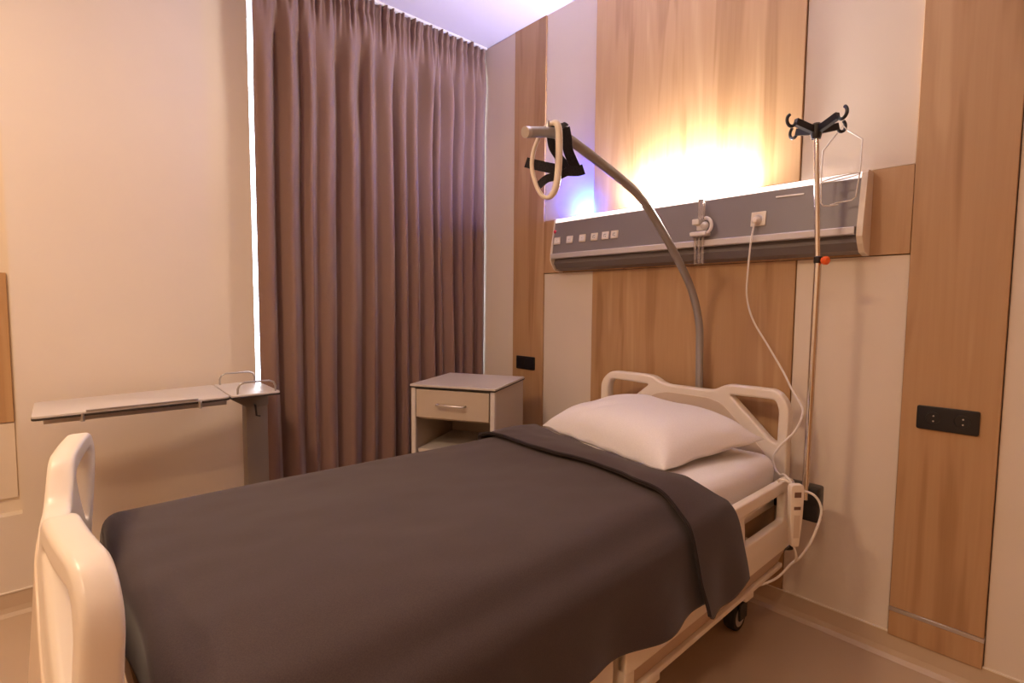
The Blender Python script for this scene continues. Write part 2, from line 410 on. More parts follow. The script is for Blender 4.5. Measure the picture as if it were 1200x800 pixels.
sweep_x('blue_night_light', [(-0.050, 1.879), (-0.020, 1.879), (-0.020, 1.886), (-0.050, 1.886)], 0.90, 0.955, 'led', unit)
capprof = [(-0.012, 1.882), (-0.070, 1.882), (-0.084, 1.872), (-0.117, 1.672), (-0.119, 1.630), (-0.104, 1.602), (-0.078, 1.572), (-0.03, 1.562), (-0.012, 1.562)]
sweep_x('end_cap', capprof, UX1-0.012, UX1+0.008, 'offwhite', unit)
sweep_x('end_cap', capprof, UX0-0.002, UX0+0.006, 'offwhite', unit)
sl = (UF+0.082)/(1.853-1.668)      # lean of the face: dy per dz is negative upwards
def face_y(z): return UF+(z-1.668)/(1.853-1.668)*(-0.082-UF)
tilt = math.atan2((-0.082-UF), (1.853-1.668))
def on_face(name, x, z, w_, h_, t, mat, parent, bev=0.0015):
    o = boxobj(name, (-w_/2, -t, -h_/2), (w_/2, 0.001, h_/2), mat, parent, bev=bev, seg=1)
    o.location = (x-1.52, face_y(z), z-1.56); o.rotation_euler = (-tilt, 0, 0)
    return o
sx = [(652.5, 282), (667.5, 281), (682, 279.5), (696, 278), (708.5, 276.5), (719, 275)]
sw_x = [0.785, 0.883, 0.980, 1.066, 1.143, 1.204]
for i, x in enumerate(sw_x):
    s = on_face('switch_button', x, 1.743, 0.046, 0.042, 0.006, 'offwhite', unit)
    k = boxobj('rocker', (-0.017, -0.0085, -0.0155), (0.017, -0.005, 0.0155), 'white', s, bev=0.001, seg=1)
    if i >= 3:
        bm = bmesh.new()
        box(bm, (-0.008, -0.0092, 0.004), (0.008, -0.0084, 0.0075)); box(bm, (-0.008, -0.0092, -0.006), (-0.002, -0.0084, 0.000)); box(bm, (0.003, -0.0092, -0.009), (0.008, -0.0084, -0.004))
        link('printed_mark', bm, 'grey_mark', s)
    else:
        bm = bmesh.new(); box(bm, (-0.003, -0.0092, -0.001), (0.003, -0.0084, 0.001)); link('printed_mark', bm, 'grey_mark', s)
lb = latheobj('red_call_lens', [(0.010, 0), (0.010, 0.004), (0.006, 0.008), (0.0, 0.009)], (0.757-1.52, face_y(1.80)+0.001, 1.80-1.56), (0, -1, 0), 'red', unit)
latheobj('keyhole', [(0.006, 0), (0.006, 0.002), (0.003, 0.003)], (1.256-1.52, face_y(1.742)+0.001, 1.742-1.56), (0, -1, 0), 'grey_mark', unit)
sk = on_face('socket_plate', 1.966, 1.738, 0.062, 0.062, 0.007, 'offwhite', unit)
latheobj('socket_well', [(0.020, 0), (0.020, 0.002), (0.017, 0.0022), (0.016, 0.0005)], (0, -0.0065, 0), (0, -1, 0), 'white', sk)
# latch slot on the face
bm = bmesh.new(); box(bm, (-0.055, -0.0035, -0.0035), (0.055, 0.001, 0.0035), 0.001, 1)
o = link('reflector_lip', bm, 'rail', unit); o.location = (2.085-1.52, face_y(1.822), 1.822-1.56); o.rotation_euler = (-tilt, R(1.5), 0)

# ------------------------------------------------------------------ flowmeter on the unit
fm = tag(empty('oxygen_flowmeter', (1.72, face_y(1.75), 1.63)), 'small white oxygen flowmeter with clear tubes clipped to the grey wall unit', 'flowmeter')
bm = bmesh.new(); box(bm, (-0.034, -0.062, 0.105), (0.0, -0.004, 0.132), 0.004, 2); box(bm, (-0.02, -0.045, 0.08), (0.02, -0.015, 0.11), 0.004, 2)
link('valve_body', bm, 'white', fm, smooth=True, angle=40)
bm = bmesh.new()
ring = [(0.022+0.030*math.cos(a), -0.040, 0.100+0.034*math.sin(a)) for a in [R(x) for x in range(-100, 101, 14)]]
tube(bm, ring, 0.008, 8); link('hose_collar', bm, 'white', fm, smooth=True)
latheobj('control_knob', [(0.018, 0), (0.020, 0.008), (0.014, 0.016), (0.006, 0.018)], (0.018, -0.034, 0.10), (0, -1, 0), 'rail', fm)
boxobj('bottle_cap', (-0.048, -0.058, 0.055), (0.032, -0.004, 0.075), 'white', fm, bev=0.006)
boxobj('flow_tube', (-0.016, -0.043, 0.13), (0.010, -0.019, 0.225), 'clear', fm, bev=0.004)
for dx in (-0.034, -0.014, 0.006):
    cylobj('clear_hose', (dx, -0.03, 0.056), (dx*0.85+0.004, -0.035, -0.075), 0.006, 'clear', fm, seg=10)

# ------------------------------------------------------------------ wall sockets
def wall_socket(x0, x1, z0, z1, y, n, label):
    cx, cz = (x0+x1)/2, (z0+z1)/2
    s = tag(empty('wall_socket', (cx, y, cz)), label, 'socket')
    pr = round_poly([(x0-cx, z0-cz), (x1-cx, z0-cz), (x1-cx, z1-cz), (x0-cx, z1-cz)], 0.008)
    bm = profile(pr, [], 0.005, 0.002); bm.transform(Matrix.Rotation(R(90), 4, 'X')); bm.transform(Matrix.Translation((0, -0.005, 0)))
    link('cover_plate', bm, 'black', s, smooth=True, angle=40)
    for i in range(n):
        xx = (x1-x0)*((i+0.5)/n-0.5)*0.94
        wl = latheobj('socket_well', [(0.024, 0), (0.024, 0.0025), (0.0205, 0.003), (0.020, 0.0005)], (xx, -0.010, 0), (0, -1, 0), 'black', s, 24)
        for zz in (-0.0095, 0.0095):
            bm = bmesh.new(); cyl(bm, (xx+0.003, -0.0105, zz), (xx+0.003, -0.0135, zz), 0.0028, 8)
            link('contact_pin', bm, 'metal', wl)
    return s
wall_socket(2.540, 2.716, 0.918, 1.004, -0.014, 2, 'black double wall socket on the broad oak board right of the bed')
s2 = wall_socket(0.346, 0.519, 0.933, 1.020, -0.008, 0, 'plain black wall plate on the narrow oak board above the nightstand')
for i in (-1, 1):
    boxobj('blank_insert', (i*0.038-0.034, -0.0112, -0.033), (i*0.038+0.034, -0.0095, 0.033), 'black', s2, bev=0.0008, seg=1)

# ------------------------------------------------------------------ hospital bed
BRZ = R(0.6)
BED = empty('hospital_bed', (1.705, -1.245, 0), BRZ)
tag(BED, 'cream plastic hospital bed with cut-out head and foot boards', 'bed')
def board(name, sign, ymid, parent, dz=0.0, turn=0.0, lean=0.0, bow=0.055, half_t=0.026, dip=0.980):
    H = 0.468
    half = [(0.0, dip), (0.120, dip, 0.03), (0.190, 1.018, 0.03), (0.42, 1.022, 0.07), (H, 0.965, 0.06), (H, 0.62, 0.1), (0.445, 0.36, 0.06)]
    pts = half + [(-p[0], *p[1:]) for p in reversed(half[1:])]
    pts = [p for p in pts]
    outer = round_poly(pts[1:], 0.03, 6)
    hr = [(0.205, 0.972, 0.014), (0.412, 0.980, 0.035), (0.426, 0.94, 0.03), (0.424, 0.800, 0.02), (0.392, 0.812, 0.02)]
    holes = [round_poly(hr, 0.02, 5), round_poly([(-p[0], *p[1:]) for p in hr][::-1], 0.02, 5)]
    outer = outer if True else outer
    bm = profile(outer, holes, half_t, 0.010, cuts=24)
    for v in bm.verts:
        x, z, t = v.co.x, v.co.y, v.co.z
        b = bow*(1-(x/H)**2)
        v.co = (x, ymid + sign*(b + lean*sstep(0.5, 1.05, z)) + t + turn*x, z+dz)
    o = link(name, bm, 'bed', parent, smooth=True, angle=35)
    # inset centre panel
    cp = round_poly([(-0.105, dip-0.035), (0.105, dip-0.035), (0.17, dip-0.05), (0.385, 0.745), (0.385, 0.42), (-0.385, 0.42), (-0.385, 0.745), (-0.17, dip-0.05)], 0.02, 5)
    bm = profile(cp, [], half_t+0.003, 0.0015, cuts=30)
    for v in bm.verts:
        x, z, t = v.co.x, v.co.y, v.co.z
        b = bow*(1-(x/H)**2)
        v.co = (x, ymid + sign*(b + lean*sstep(0.5, 1.05, z)) + t + turn*x, z+dz)
    link('inset_panel', bm, 'bedpanel', o, smooth=True, angle=35)
    return o
hbd = board('headboard', 1, 1.055, BED)
fbd = board('footboard', -1, -1.146, BED, turn=-0.046, lean=-0.030, bow=0.052, half_t=0.0225, dip=0.935, dz=0.02)
# mattress platform and frame
boxobj('mattress_platform', (-0.445, -1.04, 0.56), (0.445, 1.02, 0.60), 'bed', BED, bev=0.008)
bm = bmesh.new()
for s in (-1, 1): box(bm, (s*0.40-0.03, -1.06, 0.46), (s*0.40+0.03, 1.04, 0.56), 0.006, 1)
for yy in (-1.03, -0.3, 0.35, 1.01): box(bm, (-0.37, yy-0.025, 0.47), (0.37, yy+0.025, 0.55), 0.006, 1)
link('upper_frame', bm, 'bedmetal', BED)
bm = bmesh.new()
for s in (-1, 1): box(bm, (s*0.315-0.025, -0.99, 0.15), (s*0.315+0.025, 0.99, 0.21), 0.006, 1)
for yy in (-0.93, 0.93): box(bm, (-0.335, yy-0.03, 0.155), (0.335, yy+0.03, 0.205), 0.006, 1)
link('base_frame', bm, 'bedmetal', BED)
for yy in (-0.6, 0.6):
    boxobj('lift_column', (-0.09, yy-0.07, 0.155), (0.09, yy+0.07, 0.50), 'bedmetal', BED, bev=0.01)
    boxobj('column_base_beam', (-0.335, yy-0.04, 0.16), (0.335, yy+0.04, 0.20), 'bedmetal', BED, bev=0.006)
for sx_ in (-1, 1):
    for sy in (-1, 1):
        cx, cy = sx_*0.315, sy*0.96
        bm = bmesh.new(); cyl(bm, (cx, cy, 0.12), (cx, cy, 0.16), 0.025, 14); box(bm, (cx-0.038, cy-0.035, 0.055), (cx-0.028, cy+0.035, 0.128), 0.004, 1); box(bm, (cx+0.028, cy-0.035, 0.055), (cx+0.038, cy+0.035, 0.128), 0.004, 1); box(bm, (cx-0.038, cy-0.03, 0.118), (cx+0.038, cy+0.03, 0.13), 0.003, 1)
        cs = link('castor_fork', bm, 'black', BED)
        w_ = latheobj('castor_wheel', [(0.045, -0.024), (0.060, -0.022), (0.063, -0.012), (0.063, 0.012), (0.060, 0.022), (0.045, 0.024)], (cx, cy, 0.063), (1, 0, 0), 'rubber', cs, 24)
        latheobj('hub_cap', [(0.040, -0.0255), (0.044, -0.024), (0.044, 0.024), (0.040, 0.0255)], (cx, cy, 0.063), (1, 0, 0), 'rail', cs, 20)
# corner bumpers
for sx_ in (-1, 1):
    for sy in (-1, 1):
        yy = 1.085 if sy > 0 else -1.195
        bu = latheobj('bumper_wheel', [(0.02, -0.03), (0.036, -0.028), (0.04, -0.02), (0.04, 0.02), (0.036, 0.028), (0.02, 0.03)], (sx_*0.455, yy, 0.395), (0, 0, 1), 'rubber', BED, 18)
        boxobj('bumper_arm', (sx_*0.455-0.03, min(yy, yy-sy*0.09), 0.38), (sx_*0.455+0.03, max(yy, yy-sy*0.09), 0.41), 'black', bu, bev=0.004)
# split side rails, both sides (lowered)
def side_rail(sx_, y0, y1, slots, head):
    e = empty('side_rail'); e.parent = BED
    X = 0.498
    zt, zb = 0.705, 0.425
    rr = 0.05
    ol = [(y0, zb, 0.012), (y1-0.02 if head else y1, zb, 0.03), (y1, zb+0.06, 0.05), (y1-0.005, zt-0.03, 0.03), (y1-0.05, zt-0.004, 0.03), (y0+0.04, zt, 0.04), (y0, zt-0.06, 0.05)]
    outer = round_poly(ol, 0.02, 5)
    bm = profile(outer, [round_poly(s, 0.016, 4) for s in slots], 0.015, 0.006)
    for v in bm.verts: v.co = (sx_*(X+v.co.z), v.co.x, v.co.y)
    bm2 = bm
    p = link('rail_panel', bm2, 'bed', e, smooth=True, angle=35)
    # lower skirt, leaning inwards, with a lip
    ys = (y0+0.002, y1-0.06)
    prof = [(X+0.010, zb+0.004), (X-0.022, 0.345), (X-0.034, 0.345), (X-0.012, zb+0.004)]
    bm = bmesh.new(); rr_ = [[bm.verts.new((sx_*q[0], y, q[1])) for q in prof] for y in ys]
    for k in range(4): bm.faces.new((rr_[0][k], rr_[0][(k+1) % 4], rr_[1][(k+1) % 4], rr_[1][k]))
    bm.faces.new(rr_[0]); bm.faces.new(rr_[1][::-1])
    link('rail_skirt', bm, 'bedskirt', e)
    boxobj('rail_lip', tuple(sorted((sx_*(X-0.036), sx_*(X-0.008)))[:1])+(ys[0], 0.328), tuple(sorted((sx_*(X-0.036), sx_*(X-0.008)))[1:])+(ys[1]+0.02, 0.347), 'bed', e, bev=0.004)
    yp = y0
    boxobj('rail_post', (min(sx_*(X-0.034), sx_*(X+0.012)), yp, 0.30), (max(sx_*(X-0.034), sx_*(X+0.012)), yp+0.045, 0.5), 'bed', e, bev=0.005) if head else boxobj('rail_post', (min(sx_*(X-0.034), sx_*(X+0.012)), y1-0.045, 0.30), (max(sx_*(X-0.034), sx_*(X+0.012)), y1, 0.5), 'bed', e, bev=0.005)
    # pivoting arms down to the frame
    for yy in (y0+0.22, y1-0.28):
        boxobj('pivot_arm', (min(sx_*0.43, sx_*(X-0.03)), yy-0.022, 0.40), (max(sx_*0.43, sx_*(X-0.03)), yy+0.022, 0.50), 'bedmetal', e, bev=0.005)
        bm = bmesh.new(); box(bm, (min(sx_*0.45, sx_*0.475), yy-0.05, 0.285), (max(sx_*0.45, sx_*0.475), yy+0.012, 0.34), 0.006, 1)
        link('release_latch', bm, 'bed', e)
    return e
hs = [[(0.565, 0.545), (0.90, 0.545), (0.90, 0.655), (0.548, 0.655)], [(0.12, 0.545), (0.40, 0.545), (0.40, 0.655), (0.12, 0.655)]]
fs = [[(-0.90, 0.545), (-0.62, 0.545), (-0.62, 0.655), (-0.90, 0.655)], [(-0.48, 0.545), (-0.26, 0.545), (-0.26, 0.655), (-0.48, 0.655)]]
for s in (1, -1):
    side_rail(s, -0.125, 1.015, hs, True)
    side_rail(s, -1.03, -0.175, fs, False)

# mattress: rounded slab with soft edges
def soft_box(hx, hy, z0, z1, r, nx=40, ny=80):
    bm = bmesh.new(); box(bm, (-hx, -hy, z0), (hx, hy, z1), r, 5)
    return bm
mt = link('mattress', soft_box(0.452, 1.026, 0.60, 0.775, 0.055), 'sheet', None, smooth=True, angle=60)
mt.location = BED.location+Vector((0, -0.034, 0)); mt.rotation_euler = BED.rotation_euler
tag(mt, 'thick mattress in a fitted white sheet lying on the hospital bed', 'mattress')

# blanket ---------------------------------------------------------------
# cross section in bed space, arc coordinate s from the far hem to the near hem
TOPZ = 0.796
def cross(lift, zhem_far, zhem_near, flare):
    hx = 0.462+lift
    pts = [(-0.535, zhem_far), (-0.530, 0.62), (-0.525, 0.705+lift), (-0.508, 0.752+lift), (-hx-0.022, 0.776+lift), (-0.445, TOPZ-0.001+lift), (-0.36, TOPZ+0.004+lift), (-0.18, TOPZ+0.007+lift), (0.0, TOPZ+0.008+lift), (0.18, TOPZ+0.006+lift), (0.35, TOPZ+0.001+lift), (0.425, TOPZ-0.012+lift), (0.470+lift, 0.744+lift), (0.506+lift, 0.715+lift), (0.524+lift, 0.675), (0.530+lift+flare*0.4, 0.58), (0.534+lift+flare, zhem_near)]
    return smooth_path([(a, b, 0) for a, b in pts], 6)
def drape(y, lift, znear, zfar=0.45, flare=0.012):
    return cross(lift, zfar, znear, flare)
def sample(path, t):
    f = t*(len(path)-1); i = min(int(f), len(path)-2); k = f-i
    return path[i].lerp(path[i+1], k)
def lerp_tab(tab, x):
    for (a, fa), (b, fb_) in zip(tab, tab[1:]):
        if x <= b: return fa+(fb_-fa)*sstep(a, b, x)*1.0 if x > a else fa
    return tab[-1][1]
base_path = drape(0, 0, 0.48)
BY0, BY1 = -1.22, 0.36
def near_hem(y):      # bed-space y -> hem height on the near side
    return 0.494+0.05*sstep(0.3, -0.6, y)+0.010*math.sin(y*7.0)
def blanket_pt(u_, v_):
    y = BY0+(BY1+lerp_tab([(-0.5, 0.14), (-0.2, 0.055), (0.05, -0.01), (0.30, -0.04), (0.42, -0.02), (0.50, 0.03), (0.53, 0.05)], sample(base_path, u_).x)-BY0)*v_
    p = sample(drape(y, 0.0, near_hem(y)), u_)
    x, z = p.x, p.y
    side = sstep(0.50, 0.53, x)
    x += side*(0.016*math.sin(y*9.0+1)+0.012*math.sin(y*21+2))*sstep(0.72, 0.5, z)
    top = sstep(0.47, 0.40, abs(x))
    z += top*(0.0035*noise.noise((x*5, y*4, 0))+0.002*noise.noise((x*14, y*9, 2)))
    z += top*0.004*math.exp(-((x-0.05)/0.012)**2)*0
    z += 0.016*sstep(0.2, -0.9, y)*sstep(0.66, 0.76, z)*sstep(0.45, 0.2, x)
    # foot end: the cloth rolls over the mattress end and hangs behind the footboard
    ye = -1.034
    if y < ye:
        q = ye-y; r_ = 0.042
        a = min(q/r_, math.pi/2)
        drop = r_*(1-math.cos(a)) + max(0, q-r_*math.pi/2)
        y = ye - r_*math.sin(a) + 0.008*math.sin(x*11)*sstep(0, 0.1, q)
        z -= drop*sstep(0.55, 0.75, z)
    return (x, y, z)
bl = empty('blanket', (BED.location.x, BED.location.y, 0.6), BRZ)
tag(bl, 'dark grey-brown blanket spread over the bed with its top edge folded back', 'blanket')
def to_local(bm):
    for v in bm.verts: v.co.z -= 0.6
    return bm
o = link('cover', to_local(grid_mesh(110, 150, blanket_pt)), 'blanket', bl, smooth=True); solidify(o, 0.006, 1)
# folded-back band: head edge (crest) to the visible hem line
def crest(s):         # bed-space y of the fold crest, s 0 far .. 1 near
    q = sample(base_path, s)
    return lerp_tab([(-0.5, 0.52), (-0.2, 0.435), (0.05, 0.365), (0.30, 0.335), (0.42, 0.36), (0.50, 0.42), (0.53, 0.445)], q.x) + 0.03*sstep(0.70, 0.5, q.y)*(q.x > 0)
def hemline(s):
    q = sample(base_path, s)
    return lerp_tab([(-0.5, 0.235), (-0.1, 0.210), (0.2, 0.208), (0.40, 0.185), (0.53, 0.150)], q.x)+0.006*math.sin(q.x*14)+0.015*sstep(0.6, 0.48, q.y)*(q.x > 0)
def band_pt(u_, v_):
    s = u_
    yc, yh = crest(s), hemline(s)
    zt = 0.466+0.004*math.sin(s*3)
    if v_ < 0.12:        # small roll joining the band to the cover below
        a = v_/0.12*math.pi*0.5
        y = yc-0.012+0.012*math.sin(a)+0.0*s; lift = 0.003+0.015*(1-math.cos(a))
        y = yc-0.012+0.014*math.sin(a)
    else:
        t = (v_-0.12)/0.88
        y = yc+0.002-(yc+0.002-yh)*t; lift = 0.018+0.008*math.sin(math.pi*min(1, t*1.05))
    hem = 0.470+0.008*math.sin(y*31+0.6)+0.020*sstep(0.20, 0.45, y)
    hem += 0.030*sstep(0.045, 0.0, y-yh)**2
    p = sample(drape(y, lift, hem, 0.5, 0.018), s)
    x, z = p.x, p.y
    side = sstep(0.50, 0.53, x)*sstep(0.72, 0.5, z)
    x += side*(0.009*math.sin(y*24.0+4.0)+0.006*math.sin(y*11))
    top = sstep(0.47, 0.40, abs(x))
    z += top*(0.0035*noise.noise((x*6, y*7, 5))+0.002*noise.noise((x*15, y*17, 8)))
    return (x, y, z)
fb = link('folded_band', to_local(grid_mesh(130, 46, band_pt)), 'blanket', bl, smooth=True); solidify(fb, 0.006, 1)
hemp = []
for i in range(0, 121):
    q = band_pt(0.06+0.94*i/120, 1.0); hemp.append((q[0], q[1]-0.001, q[2]-0.6+0.003))
tubeobj('stitched_hem', hemp, 0.0055, 'hem', fb, seg=6)

# pillow ------------------------------------------------------------------
def pillow_mesh(hx, hy, th):
    bm = bmesh.new(); N = 48; K = 34
    top = []; bot = []
    for i in range(N+1):
        ra, rb = [], []
        for j in range(K+1):
            a = -1+2*i/N; b = -1+2*j/K
            ex = 1-0.075*(1-a*a)**1.0*abs(b)**3 ; ey = 1-0.075*(1-b*b)*abs(a)**3
            x = a*hx*ey; y = b*hy*ex
            prof = max(0, (1-a**4))**0.62*max(0, (1-b**4))**0.62
            cr = 0.006*noise.noise((x*9, y*9, 1))+0.012*noise.noise((x*4, y*4, 6))*prof
            edge = 0.011*math.sin(a*17+b*9)*(1-prof)*(max(abs(a), abs(b)) > 0.8)
            crease = -0.012*math.exp(-((x+0.13-0.6*(y+0.16))/0.03)**2)*sstep(0.08, -0.12, y)
            zt = th*0.68*prof+cr*prof+edge*0.3+crease*prof; zb = -th*0.24*prof+edge*0.3
            ra.append(bm.verts.new((x, y, zt+0.002))); rb.append(bm.verts.new((x, y, zb-0.002)))
        top.append(ra); bot.append(rb)
    for i in range(N):
        for j in range(K):
            bm.faces.new((top[i][j], top[i+1][j], top[i+1][j+1], top[i][j+1]))
            bm.faces.new((bot[i][j], bot[i][j+1], bot[i+1][j+1], bot[i+1][j]))
    for i in range(N):
        bm.faces.new((top[i][0], bot[i][0], bot[i+1][0], top[i+1][0])); bm.faces.new((top[i][K], top[i+1][K], bot[i+1][K], bot[i][K]))
    for j in range(K):
        bm.faces.new((top[0][j], top[0][j+1], bot[0][j+1], bot[0][j])); bm.faces.new((top[N][j], bot[N][j], bot[N][j+1], top[N][j+1]))
    return bm
pl = link('pillow', pillow_mesh(0.385, 0.265, 0.180), 'sheet', None, smooth=True)
pl.location = (1.688, -0.515, 0.822); pl.rotation_euler = (R(5), R(0), R(-13))
tag(pl, 'plump white pillow lying at the head of the bed', 'pillow')

# ------------------------------------------------------------------ trapeze pole with grab handle
tp = tag(empty('trapeze_pole', (1.70, -0.085, 0.45)), 'bent grey steel lifting pole rising behind the headboard over the bed', 'lifting pole')
path = [(0, -0.062, 0.45), (0, -0.064, 0.9), (0, -0.070, 1.12), (0, -0.085, 1.28), (0, -0.160, 1.43), (0, -0.300, 1.575), (0, -0.500, 1.738), (0, -0.600, 1.802), (0, -0.700, 1.842), (0, -0.960, 1.918), (0, -1.060, 1.939), (0, -1.135, 1.936), (0, -1.235, 1.914)]
sp = smooth_path(path, 8)
lp = [(p.x, p.y+0.085, p.z-0.45) for p in sp]
tubeobj('pole_tube', lp, 0.0175, 'greytube', tp, seg=16)
e1, e0 = Vector(lp[-1]), Vector(lp[-3]); dd = (e1-e0).normalized()
bm = bmesh.new(); tube(bm, [e1-dd*0.012, e1+dd*0.004], 0.0185, 16); link('end_plug', bm, 'steel', tp, smooth=True, angle=40)
latheobj('stop_peg', [(0.006, 0), (0.006, 0.03), (0.004, 0.034)], Vector(lp[-9])-Vector((0, 0, -0.005)), (0, 0, 1), 'steel', tp, 10)
boxobj('socket_sleeve', (-0.028, -0.005, 0.0), (0.028, 0.051, 0.22), 'bedmetal', tp, bev=0.006)

gh = tag(empty('grab_handle', (1.70, -1.135, 1.75)), 'white plastic grab loop with black webbing strap hanging from the lifting pole', 'handle')
# white loop hung over the pole: an upright closed loop facing along the bed
cx = Vector((0, 0, 0))
loop = [(0.030, 0.016, 0.206), (0.036, 0.018, 0.150), (0.036, 0.016, 0.06), (0.030, 0.010, 0.0), (0.010, -0.002, -0.030), (-0.018, -0.016, -0.012), (-0.042, -0.028, 0.060), (-0.040, -0.026, 0.125), (-0.022, -0.006, 0.190), (0.004, 0.010, 0.214)]
lr = smooth_path(loop, 8, True)
bm = bmesh.new(); tube(bm, lr, [0.0075+0.0045*sstep(0.0, 0.036, p.x) for p in lr], 10, True); link('grip_loop', bm, 'offwhite', gh, smooth=True)
RTV = (0.672, 0.740, 0.0)
def strap(name, pts, hw_, upv):
    bm = bmesh.new(); tube(bm, smooth_path(pts, 6), 0.01, flat=(hw_, 0.0022, Vector(upv)))
    return link(name, bm, 'strap', gh)
strap('strap_upright', [(0.030, 0.052, 0.206), (0.034, 0.058, 0.170), (0.036, 0.064, 0.130), (0.046, 0.092, 0.075), (0.050, 0.098, 0.058)], 0.0165, RTV)
strap('strap_over', [(-0.024, 0.040, 0.196), (-0.010, 0.042, 0.216), (0.012, 0.046, 0.220), (0.030, 0.052, 0.206)], 0.0165, RTV)
strap('strap_back', [(-0.024, 0.040, 0.196), (-0.026, 0.055, 0.150), (0.01, 0.082, 0.09), (0.046, 0.098, 0.062)], 0.014, RTV)
strap('strap_cross', [(-0.062, -0.040, 0.092), (-0.04, -0.024, 0.084), (0.004, 0.008, 0.070), (0.030, 0.046, 0.064), (0.050, 0.092, 0.066), (0.060, 0.116, 0.074)], 0.017, (0.0, 0.1, 1.0))
strap('strap_tail', [(-0.024, -0.016, 0.012), (0.0, 0.0, 0.034), (0.024, 0.03, 0.044), (0.04, 0.06, 0.062)], 0.013, (0.2, 0.2, 1))

# ------------------------------------------------------------------ IV pole
iv = tag(empty('iv_pole', (2.250, -0.25, 0.62)), 'slim chrome drip stand pole with black four-hook head and orange knob', 'drip stand')
tubeobj('lower_tube', [(0.0, 0, 0.0), (0.006, 0, 0.91)], 0.0125, 'chrome', iv, seg=16)
tubeobj('upper_tube', [(0.006, 0, 0.88), (-0.021, 0, 1.395)], 0.0095, 'chrome', iv, seg=16)
latheobj('clamp_collar', [(0.014, 0), (0.015, 0.004), (0.015, 0.022), (0.011, 0.026)], (0.006, 0, 0.905), (0, 0, 1), 'black', iv)
latheobj('clamp_knob', [(0.006, 0.010), (0.006, 0.018), (0.013, 0.020), (0.016, 0.026), (0.016, 0.036), (0.011, 0.041)], (0.006, 0, 0.913), (1, -0.4, 0), 'orange', iv, 12)
hb = empty('hook_head', (-0.021, 0, 1.400)); hb.parent = iv
bm = bmesh.new(); lathe(bm, [(0.016, -0.035), (0.019, -0.02), (0.020, 0.015), (0.012, 0.022)], (0, 0, 0), (0, 0, 1), 16)
link('hub', bm, 'black', hb, smooth=True, angle=40)
for k, an in enumerate((62, 152, 242, 332)):
    a = R(an); d = Vector((math.cos(a), math.sin(a), 0))
    bm = bmesh.new()
    pts = [d*0.010+Vector((0, 0, -0.004)), d*0.05+Vector((0, 0, 0.006)), d*0.094+Vector((0, 0, 0.018))]
    tube(bm, pts, 0.01, flat=(0.0085, 0.0125, d.cross(Vector((0, 0, 1)))))
    c_ = d*0.112+Vector((0, 0, 0.022))
    arc = [c_ + d*(0.019*math.cos(R(t)))+Vector((0, 0, 0.021*math.sin(R(t)))) for t in range(200, 431, 14)]
    tube(bm, arc, 0.0060, 8)
    link('hook_arm', bm, 'black', hb, smooth=True, angle=40)
boxobj('bed_bracket', (-0.10, 0.0, -0.02), (0.045, 0.07, 0.05), 'black', iv, bev=0.008)
boxobj('bracket_drop', (-0.012, 0.002, -0.085), (0.046, 0.065, 0.03), 'black', iv, bev=0.008)
boxobj('bracket_arm', (-0.13, -0.01, -0.055), (-0.03, 0.06, 0.03), 'black', iv, bev=0.008)

# wire bottle holder hanging from a hook
wb = tag(empty('bottle_holder', (2.286, -0.147, 1.752), R(17)), 'thin white wire bottle hanger hanging from the drip stand hook', 'wire hanger')
bm = bmesh.new()
K_ = 0.88
pw = [(0.012, 0, 0.275), (0.0, 0.0, 0.292), (-0.012, 0, 0.275), (-0.062, 0, 0.205), (-0.063, 0, 0.10), (-0.060, 0, 0.01), (-0.052, 0, -0.002), (-0.030, -0.004, -0.004), (-0.002, -0.006, -0.002)]
tube(bm, pw, 0.0024, 6)
pw2 = [(0.012, 0, 0.275), (0.064, 0, 0.232), (0.062, 0, 0.12), (0.052, 0, 0.022), (0.040, 0, 0.012), (-0.010, 0.004, 0.006), (-0.030, 0.004, 0.0)]
tube(bm, pw2, 0.0024, 6)
link('wire_frame', bm, 'cord', wb, smooth=True)
bm = bmesh.new(); tube(bm, [(0.062*math.cos(R(t)), 0.030*math.sin(R(t)), 0.098+0.010*math.cos(R(t))) for t in range(0, 360, 15)], 0.0024, 6, True)
link('wire_ring', bm, 'cord', wb, smooth=True)

# ------------------------------------------------------------------ power cord from unit to bed
pc = tag(empty('power_cord', (1.966, face_y(1.738)-0.008, 1.738)), 'long white power cord plugged into the wall unit and drooping to the bed', 'cord')
O = Vector(pc.location)
latheobj('plug', [(0.018, 0), (0.018, 0.014), (0.014, 0.022), (0.009, 0.028), (0.0, 0.029)], (-0.002, 0.0, -0.008), (0, -1, 0), 'offwhite', pc, 16)
W_ = [(1.962, -0.126, 1.722), (1.954, -0.138, 1.64), (1.938, -0.12, 1.50), (1.930, -0.10, 1.40), (1.955, -0.085, 1.30), (2.02, -0.075, 1.19), (2.085, -0.08, 1.09), (2.135, -0.10, 1.012), (2.186, -0.14, 0.960), (2.196, -0.16, 0.925), (2.190, -0.215, 0.870), (2.142, -0.236, 0.800), (2.122, -0.236, 0.755), (2.130, -0.240, 0.715), (2.168, -0.29, 0.706), (2.197, -0.32, 0.718), (2.240, -0.36, 0.705)]
tubeobj('cable', [Vector(p)-O for p in smooth_path(W_, 8)], 0.0042, 'cord', pc, seg=8)

